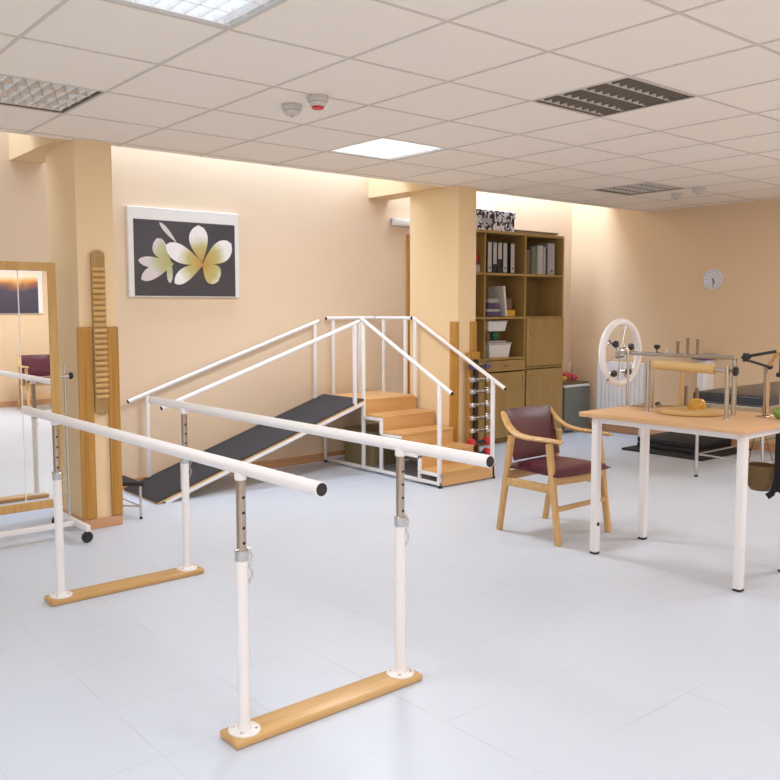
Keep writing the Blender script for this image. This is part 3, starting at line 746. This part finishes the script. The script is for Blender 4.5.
MB().bar((4.90, 2.215, .62), (4.90, 2.265, .40), .012, .028, .003, up=(0, 1, 0)).bar((4.90, 2.262, .405), (4.90, 2.295, .375), .012, .035, .003, up=(0, 1, 0)).build('strap', 'cloth', t)
o = MB().bar((4.89, 2.425, .79), (4.89, 2.42, .46), .006, .022, .002, up=(0, 1, 0)).build('fabric_strap', 'purple_cloth'); tag(o, 'lilac fabric strap hanging beside the wicker basket', 'strap')

# ------------------------------------------------------------------ dumbbell rack
t = thing('dumbbell_rack', 'narrow upright wooden dumbbell rack beside the middle pillar', 'dumbbell rack', (5.70, 5.39, 0))
MB().box((5.595, 5.385, 0), (5.755, 5.425, 1.085), .006).build('backboard', 'oak', t)
MB().box((5.650, 5.352, .02), (5.696, 5.385, 1.02), .004).build('pad_strip', 'black', t)
zs = [.958, .842, .732, .610, .490, .372, .262, .155]
mb = MB()
for z in zs:
    for s in (-1, 1): mb.bar((5.673+s*.028, 5.352, z-.022), (5.673+s*.028, 5.300, z-.016), .010, .010)
mb.build('pegs', 'peg', t)
def dumbbell(z, m, label, grp):
    c = Vector((5.673, 5.322, z)); tt = thing('dumbbell', label, 'dumbbell', c, grp)
    MB().cyl(c-Vector((.075, 0, 0)), c+Vector((.075, 0, 0)), .011 if m == 'chrome' else .013, seg=12).build('handle', 'chrome' if m == 'chrome' else 'black', tt)
    for s in (-1, 1):
        h = [(.016, .070*s), (.026, .076*s), (.030, .090*s), (.030, .112*s), (.026, .126*s), (.012, .132*s)]
        if m == 'red': h = [(r*1.35, x*1.02) for r, x in h]
        MB().lathe(c, h, 16, 'x').build('head', m, tt)
    return tt
names = ['topmost', 'second from top', 'third from top', 'fourth from top', 'fifth from top', 'lowest']
for k, z in enumerate(zs):
    if k == 0: dumbbell(z, 'purple', 'purple dumbbell, topmost on the narrow rack by the pillar', 'dumbbells on the rack')
    elif k < 6: dumbbell(z, 'chrome', '%s of the chrome dumbbells on the narrow rack' % ['topmost', 'second from the top', 'middle one', 'fourth from the top', 'lowest'][k-1], 'dumbbells on the rack')
    else: dumbbell(z, 'red', ['upper red dumbbell on the narrow rack', 'lower red dumbbell at the bottom of the narrow rack'][k-6], 'dumbbells on the rack')

# ------------------------------------------------------------------ bookcase
def bookcase():
    xs = [6.11, 6.742, 7.402, 8.08]; yf, yb = 6.25, Y1-.012; zt = 2.325; th = .022
    t = thing('bookcase', 'tall oak-veneer bookcase with open compartments, drawer and doors', 'bookcase', (7.1, 6.43, 0))
    MB().box((xs[0], yf, zt-.03), (xs[3], yb, zt), .002).build('top_panel', 'shelf', t)
    for x in (xs[0], xs[3]-th): MB().box((x, yf, 0), (x+th, yb, zt-.03), .001).build('side_panel', 'shelf', t)
    for x in xs[1:3]: MB().box((x-th/2, yf+.004, .05), (x+th/2, yb, zt-.03), .001).build('divider', 'shelf', t)
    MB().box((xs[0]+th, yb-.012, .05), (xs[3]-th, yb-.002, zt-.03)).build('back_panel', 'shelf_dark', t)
    for k in range(3):
        a, b = xs[k]+(.024 if k == 0 else .013), xs[k+1]-(.024 if k == 2 else .013)
        for z in ((1.86, 1.385, .815) if k == 2 else (1.86, 1.385, .935)):
            MB().box((a, yf+.006, z-.012), (b, yb-.013, z+.012), .001).build('shelf_board', 'shelf', t)
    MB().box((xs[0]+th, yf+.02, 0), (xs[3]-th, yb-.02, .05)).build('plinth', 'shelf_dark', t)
    def door(x0, x1, z0, z1, hx):
        d = MB().box((x0, yf-.016, z0), (x1, yf+.004, z1), .002).build('door', 'shelf', t)
        MB().cyl((hx, yf-.02, z1-.07), (hx, yf-.02, z1-.19), .006, seg=10).lathe((hx, yf-.016, z1-.065), [(.012, 0), (.012, -.006), (.006, -.008)], 12, 'y').build('handle', 'bronze_steel', d)
    door(7.418, 8.072, .835, 1.372, 7.475); door(7.418, 8.072, .06, .795, 7.475); door(6.758, 7.386, .06, .785, 7.35); door(6.12, 6.726, .06, .785, 6.70)
    for a, b in ((6.758, 7.386), (6.12, 6.726)):
        d = MB().box((a, yf-.016, .80), (b, yf+.004, .915), .002).build('drawer', 'shelf', t)
        MB().bar(((a+b)/2-.05, yf-.03, .86), ((a+b)/2+.05, yf-.03, .86), .01, .01, .002).box(((a+b)/2-.048, yf-.028, .856), ((a+b)/2-.042, yf-.015, .864)).box(((a+b)/2+.042, yf-.028, .856), ((a+b)/2+.048, yf-.015, .864)).build('handle', 'bronze_steel', d)
    # ring binders
    for k, (a, b, lz, lab) in enumerate(((6.80, 6.865, .0, 'white-spined ring binder, leftmost on the top shelf'), (6.884, 6.946, .085, 'ring binder with a dark lower spine, second from the left'),
            (6.963, 7.028, .14, 'ring binder with a short white label over a dark spine, middle of the row'), (7.048, 7.112, .0, 'white-spined ring binder, fourth in the top shelf row'), (7.170, 7.235, -.0, 'white-spined ring binder, rightmost and slightly apart'))):
        z0 = 1.873; z1 = z0+.335
        q = thing('ring_binder', lab, 'binder', ((a+b)/2, 6.42, z0), 'ring binders on the top shelf')
        MB().box((a, 6.275, z0), (b, 6.56, z1), .003).build('cover', 'binder_k', q)
        MB().box((a+.003, 6.272, z0+.01+lz), (b-.003, 6.2755, z1-.01)).build('spine_label', 'binder_w', q)
        for zz in (.055, ): MB().lathe(((a+b)/2, 6.273, z0+zz), [(.011, 0), (.011, -.003), (.007, -.004)], 14, 'y').build('finger_ring', 'black', q)
    bm = [(7.43, 7.50, .27, 'brown', 'reddish-brown book at the left of the right-hand compartment'), (7.525, 7.61, .30, 'dullgreen', 'green folder between the brown book and the white file'),
          (7.635, 7.725, .325, 'binder_w', 'wide white file in the middle of the right-hand compartment'), (7.735, 7.775, .31, 'greyblue', 'thin lilac-grey book right of the wide white file'), (7.783, 7.806, .30, 'binder_k', 'thin black book beside the tall pale file')]
    for a, b, h, m, lab in bm:
        q = thing('book', lab, 'book', ((a+b)/2, 6.42, 1.873), 'books in the top right compartment')
        MB().box((a, 6.275, 1.873), (b, 6.51, 1.873+h), .002).build('cover', m, q)
        MB().box((a+.004, 6.28, 1.873+h-.0005), (b-.004, 6.505, 1.873+h+.0015)).build('pages', 'binder_w', q)
    q = thing('upright_file', 'tall pale grey file holder at the right of the book row', 'file holder', (7.85, 6.4, 1.873))
    MB().box((7.83, 6.29, 1.873), (7.955, 6.295, 2.235), .001).box((7.83, 6.295, 1.873), (7.835, 6.56, 2.235), .001).box((7.95, 6.295, 1.873), (7.955, 6.56, 2.235), .001).box((7.835, 6.295, 1.873), (7.95, 6.56, 1.878)).build('case', 'greyblue', q)
    MB().lathe((7.905, 6.29, 1.92), [(.014, 0), (.014, -.003)], 12, 'y').build('finger_hole', 'black', q)
    # things in the left compartment next to the pillar
    q = thing('medicine_box', 'red and blue box in the top compartment next to the pillar', 'box', (6.65, 6.4, 1.95))
    MB().box((6.59, 6.32, 1.959), (6.715, 6.46, 2.06), .004).build('carton', 'red', q); MB().box((6.595, 6.318, 1.975), (6.715, 6.3205, 1.995)).build('blue_band', 'purple', q)
    o = MB().box((6.56, 6.30, 1.873), (6.72, 6.48, 1.958), .006).build('storage_box', 'greyblue'); tag(o, 'lilac-grey box under the red box next to the pillar', 'box')
    # middle compartment: folded cloths, leaning folder, yellow packet
    for k, (m, z, h, lab) in enumerate((('purple', 1.398, .05, 'dark purple folded cloth, bottom of the pile in the middle compartment'), ('binder_w', 1.449, .035, 'white folded sheet in the middle of the cloth pile'), ('purple', 1.485, .055, 'upper purple folded cloth under the grey one'), ('greyblue', 1.541, .06, 'grey folded cloth, topmost of the pile'))):
        mb = MB(); mb.box((6.80+.012*k, 6.275+.01*(k % 2), z), (7.03-.008*k, 6.50, z+h), min(.016, h*.4), 3); o = mb.build('folded_cloth', m); tag(o, lab, 'folded cloth', 'folded cloths in the bookcase')
    q = thing('leaning_folder', 'cream folder leaning upright beside the folded cloths', 'folder', (7.10, 6.42, 1.398))
    rt = Matrix.Rotation(radians(-7), 3, 'Y'); MB().box((7.085, 6.28, 1.402), (7.113, 6.52, 1.735), .002, rot=rt).build('cover', 'white_matte', q)
    o = MB().box((7.15, 6.30, 1.398), (7.29, 6.45, 1.47), .008, 2).build('yellow_packet', 'yellow'); tag(o, 'yellow packet right of the leaning folder', 'packet')
    o = MB().box((7.16, 6.32, 1.471), (7.26, 6.45, 1.60), .008, 2).build('brown_carton', 'brown'); tag(o, 'brown carton standing on the yellow packet', 'carton')
    # lower compartment: plastic tubs and green ball
    def tub(c, w, d, h, lab, flip=False):
        q = thing('plastic_tub', lab, 'plastic tub', c, 'white tubs in the bookcase')
        x, y, z = c; mb = MB()
        A = [(x-w*.44, y-d*.44), (x+w*.44, y-d*.44), (x+w*.44, y+d*.44), (x-w*.44, y+d*.44)]; B = [(x-w*.5, y-d*.5), (x+w*.5, y-d*.5), (x+w*.5, y+d*.5), (x-w*.5, y+d*.5)]
        va = [mb.bm.verts.new((*p, z)) for p in A]; vb = [mb.bm.verts.new((*p, z+h*.85)) for p in B]
        mb.bm.faces.new(list(reversed(va)))
        for i in range(4): mb.bm.faces.new((va[i], va[(i+1) % 4], vb[(i+1) % 4], vb[i]))
        mb.bm.faces.new(vb); mb.build('tub', 'white_matte', q)
        MB().box((x-w*.53, y-d*.53, z+h*.85), (x+w*.53, y+d*.53, z+h), .006, 2).build('lid', 'binder_w', q)
    tub((7.02, 6.40, .948), .35, .24, .165, 'larger white plastic tub, bottom of the open lower compartment')
    tub((6.99, 6.40, 1.240), .30, .22, .115, 'white plastic tub stacked above the green ball')
    o = MB().box((6.87, 6.31, 1.114), (7.16, 6.51, 1.132), .003).build('tray', 'binder_w'); tag(o, 'thin white tray lying on the lower tub', 'tray')
    o = MB().ball((7.03, 6.38, 1.186), .053).build('therapy_ball', 'green'); tag(o, 'dark green ball between the two white tubs', 'ball')
    o = MB().box((6.88, 6.36, 1.133), (6.945, 6.5, 1.225), .004).build('small_carton', 'brown'); tag(o, 'small brown carton left of the green ball', 'carton')
    # on top
    q = thing('patterned_box', 'black and white leaf-patterned storage box on top of the bookcase', 'storage box', (6.9, 6.42, zt))
    MB().box((6.60, 6.28, zt), (7.235, 6.56, zt+.15), .004).build('box', 'blotch', q)
    MB().box((6.592, 6.272, zt+.151), (7.243, 6.568, zt+.215), .004).build('lid', 'blotch', q)
    o = MB().box((6.71, 6.2655, zt+.075), (6.86, 6.2795, zt+.125), .002).build('label_holder', 'greyblue', q)
    q = thing('flat_tray', 'flat brown tray lying on top of the bookcase, right end', 'tray', (7.6, 6.4, zt))
    MB().box((7.26, 6.27, zt), (7.95, 6.56, zt+.012), .002).build('tray', 'brown', q)
    MB().box((7.24, 6.25, zt+.012), (7.97, 6.27, zt+.03), .002).box((7.24, 6.56, zt+.012), (7.97, 6.575, zt+.03), .002).box((7.24, 6.27, zt+.012), (7.26, 6.56, zt+.03), .002).box((7.95, 6.27, zt+.012), (7.97, 6.56, zt+.03), .002).build('rim', 'brown', q)
bookcase()

# emergency light above the hidden door
t = thing('emergency_light', 'small white emergency light on the back wall beside the middle pillar', 'emergency light', (5.84, Y1-.03, 2.33))
MB().box((5.72, Y1-.06, 2.335), (5.98, Y1-.022, 2.405), .006, 2).build('housing', 'white_matte', t)
MB().box((5.715, Y1-.022, 2.33), (5.985, Y1, 2.41), .003).build('back_plate', 'greyblue', t)

# ------------------------------------------------------------------ fridge corner
t = thing('small_fridge', 'small dark grey fridge in the corner beside the radiator', 'fridge', (8.36, 6.42, 0))
MB().box((8.115, 6.275, .02), (8.60, 6.60, .575), .006, 2).build('cabinet', 'white_matte', t)
MB().box((8.10, 6.27, .575), (8.615, 6.605, .60), .004, 2).build('top', 'brown', t)
d = MB().box((8.115, 6.235, .03), (8.60, 6.272, .548), .006, 2).build('door', 'fridge', t)
MB().box((8.115, 6.233, .549), (8.60, 6.272, .572), .003).build('door_trim', 'white_matte', t)
t = thing('wire_fruit_basket', 'thin wire basket holding fruit on top of the small fridge', 'wire basket', (8.3, 6.4, .60))
mb = MB(); c = Vector((8.33, 6.40, .602))
for z, r in ((.003, .10), (.06, .14), (.12, .17)):
    mb.tube([c+Vector((r*cos(a)*1.15, r*sin(a)*.8, z)) for a in [2*pi*k/24 for k in range(24)]], .002, 6, closed=True)
for k in range(14):
    a = 2*pi*k/14; mb.tube([c+Vector((.10*cos(a)*1.15, .10*sin(a)*.8, .003)), c+Vector((.14*cos(a)*1.15, .14*sin(a)*.8, .06)), c+Vector((.17*cos(a)*1.15, .17*sin(a)*.8, .20+.03*sin(k)))], .0018, 5)
mb.build('wires', 'chrome', t)
for (p, r, m, nm, lab) in (((8.30, 6.37, .675), .062, 'red', 'red_ball', 'larger red ball in the wire basket on the fridge'), ((8.42, 6.34, .655), .045, 'red', 'red_ball', 'smaller red ball in the wire basket on the fridge'), ((8.19, 6.31, .65), .034, 'yellow', 'orange_ball', 'orange ball at the left of the wire basket'), ((8.46, 6.46, .66), .040, 'brown', 'brown_ball', 'brown ball at the back of the wire basket')):
    o = MB().ball(p, r, (1, 1, .94)).build(nm, m); tag(o, lab, 'ball')

# radiator
t = thing('radiator', 'white column radiator on the right wall behind the exercise wheel', 'radiator', (8.62, 5.8, .1))
mb = MB(); ya, yb = 5.50, 6.14; n = 11
for k in range(n):
    y = ya+(yb-ya)*(k+.5)/n; w_ = (yb-ya)/n*.95
    mb = MB(); mb.box((8.60, y-w_/2, .115), (8.66, y+w_/2, .855), .012, 3); mb.build('section', 'radiator', t)
MB().box((8.61, ya, .14), (8.64, yb, .19), .008).box((8.61, ya, .80), (8.64, yb, .85), .008).build('headers', 'radiator', t)
for yy in (ya+.1, yb-.13): MB().box((8.655, yy, .70), (8.70, yy+.03, .76)).build('bracket', 'radiator', t)
for yy in (ya+.05, yb-.05): MB().cyl((8.62, yy, 0), (8.62, yy, .14), .009, seg=10).build('pipe', 'radiator', t)

# clock
t = thing('wall_clock', 'round silver-rimmed wall clock on the right wall', 'clock', (8.68, 4.74, 1.68))
cc = Vector((8.70, 4.735, 1.795))
MB().lathe(cc, [(.108, -.001), (.110, -.008), (.110, -.026), (.102, -.030), (.098, -.026), (.0975, -.012), (.02, -.010)], 36, 'x').build('rim', 'clock', t)
MB().lathe(cc, [(.0970, -.013), (.0985, -.0165)], 32, 'x').build('dial', 'clock', t)
tk = MB()
for k in range(12):
    a = k*pi/6; d = Vector((0, sin(a), cos(a))); tk.bar(cc+Vector((-.0175, 0, 0))+d*.080, cc+Vector((-.0175, 0, 0))+d*.092, .004, .002, up=(1, 0, 0))
tk.build('hour_marks', 'black', t)
def hand(a, L, w_, nm, off):
    a = radians(a); d = Vector((0, -sin(a), cos(a))); o_ = Vector((-off, 0, 0)); MB().bar(cc+o_-d*.012, cc+o_+d*L, w_, .0015, up=(1, 0, 0)).build(nm, 'black', t)
hand(178, .075, .006, 'minute_hand', .0195); hand(152, .05, .008, 'hour_hand', .0215)
MB().lathe(cc+Vector((-.0175, 0, 0)), [(.006, 0), (.006, -.007)], 12, 'x').build('hub', 'black', t)

# ------------------------------------------------------------------ mats, couch and cart at the right
o = MB().box((7.64, 4.22, 0), (8.62, 5.13, .022), .008, 2).build('thin_mat', 'rubber'); tag(o, 'thin black floor mat under the thick mat by the right wall', 'mat')
t = thing('folded_mat', 'thick folded black exercise mat lying on the thin floor mat', 'exercise mat', (8.12, 4.75, .022))
for k in range(2):
    MB().box((7.82, 4.36, .023+.055*k), (8.48, 5.06, .023+.055*(k+1)-.003), .012, 3).build('mat_fold', 'rubber', t)
t = thing('treatment_couch', 'black padded treatment couch on chrome legs behind the exercise table', 'treatment couch', (7.7, 3.57, 0))
MB().box((6.87, 3.25, .672), (8.62, 3.905, .757), .022, 4).build('pad', mat('black_vinyl', (.028, .03, .038), .28, var=.1), t)
for x in (6.90, 8.56):
    for y in (3.29, 3.865):
        l = MB().cyl((x, y, .012), (x, y, .675), .0145, seg=14).build('leg', 'chrome', t)
        MB().lathe((x, y, 0), [(.016, 0), (.016, .016), (.013, .02)], 12).build('rubber_foot', 'rubber', l)
mb = MB()
for y in (3.29, 3.865): mb.cyl((6.90, y, .20), (8.56, y, .20), .008, seg=10).cyl((6.90, y, .660), (8.56, y, .685), .010, seg=10)
for x in (6.90, 8.56): mb.cyl((x, 3.29, .20), (x, 3.865, .20), .008, seg=10).cyl((x, 3.29, .660), (x, 3.865, .660), .010, seg=10)
mb.build('frame', 'chrome', t)

t = thing('therapy_unit', 'pale wall-mounted therapy unit with a dark purple head, right wall behind the wrist roller', 'therapy unit', (8.55, 4.68, .47))
MB().box((8.52, 4.69, .44), (8.70, 4.80, .93), .015, 3).build('cabinet', 'white_matte', t)
MB().box((8.46, 4.65, .935), (8.70, 4.84, .985), .012, 2).build('control_head', 'purple', t)
MB().box((8.49, 4.70, .46), (8.522, 4.78, .90), .006).build('front_column', 'white', t)

# ------------------------------------------------------------------ lights
def area(name, loc, rot, sx, sy, power, c):
    l = bpy.data.lights.new(name, 'AREA'); l.shape = 'RECTANGLE'; l.size = sx; l.size_y = sy; l.energy = power; l.color = c
    o = bpy.data.objects.new(name, l); o.location = loc; o.rotation_euler = rot; col.objects.link(o); return o
area('lamp_middle_fitting', (GX+GS*4.5, GY+GS*1.5, ZC-.01), (0, 0, 0), .55, .55, 55, (.95, .97, 1.))
area('lamp_upper_fitting', (GX+GS*.5, GY-GS*1.5, ZC-.01), (0, 0, 0), .55, .55, 25, (.92, .96, 1.))
for x, y in ((-.4, 0.), (4.2, -.9), (7.4, 1.2), (1.2, -1.4)):
    area('lamp_rear_fitting', (x, y, ZC-.01), (0, 0, 0), .9, .9, 45 if x == 1.2 else (115 if x > 7 else 88), (.98, .97, 1.))  # fill lamps added behind the view, without fittings
# daylight falling into the well along the back wall
area('skylight_left', (.2, 6.37, ZW-.03), (0, 0, 0), 3.6, .44, 80, (.62, .77, 1.))
area('skylight_middle', (4.0, 6.37, ZW-.03), (0, 0, 0), 3.2, .44, 100, (.62, .77, 1.))
area('skylight_right', (7.2, 6.37, ZW-.03), (0, 0, 0), 2.8, .44, 140, (.62, .77, 1.))
# fill light added outside the unseen left windows
area('window_daylight', (X0-.2, 0, 1.65), (0, radians(-90), 0), 1.4, 4., 60, (.88, .94, 1.))
area('window_daylight_far', (X0-.2, 3.8, 1.65), (0, radians(-90), 0), 1.4, 3.4, 22, (.88, .94, 1.))

w = bpy.data.worlds.new('sky'); scn.world = w; w.use_nodes = True
bg = w.node_tree.nodes['Background']; bg.inputs[0].default_value = (.75, .85, 1, 1); bg.inputs[1].default_value = 1.0

# ------------------------------------------------------------------ camera
F, CX, CY, YAW, PIT, ROLL = 844.54, 368.25, 382.14, .6859, -.0846, -.0031
f = Vector((sin(YAW)*cos(PIT), cos(YAW)*cos(PIT), sin(PIT))); r = Vector((cos(YAW), -sin(YAW), 0)); u = r.cross(f)
r2 = r*cos(ROLL)+u*sin(ROLL); u2 = -r*sin(ROLL)+u*cos(ROLL)
cam = bpy.data.cameras.new('camera'); co = bpy.data.objects.new('camera', cam); col.objects.link(co)
co.matrix_world = Matrix.Translation((0, 0, 1.47)) @ Matrix((r2, u2, -f)).transposed().to_4x4()
cam.sensor_width = 36; cam.sensor_height = 36; cam.sensor_fit = 'HORIZONTAL'; cam.lens = F/780*36
cam.shift_x = (390-CX)/780; cam.shift_y = (CY-390)/780; cam.clip_start = .05; cam.clip_end = 100
scn.camera = co
scn.view_settings.view_transform = 'Standard'; scn.view_settings.look = 'None'
scn.view_settings.exposure = -.74; scn.view_settings.gamma = 1.0
try:
    scn.cycles.use_denoising = True; scn.cycles.max_bounces = 8; scn.cycles.diffuse_bounces = 5; scn.cycles.sample_clamp_indirect = 6
except Exception: pass
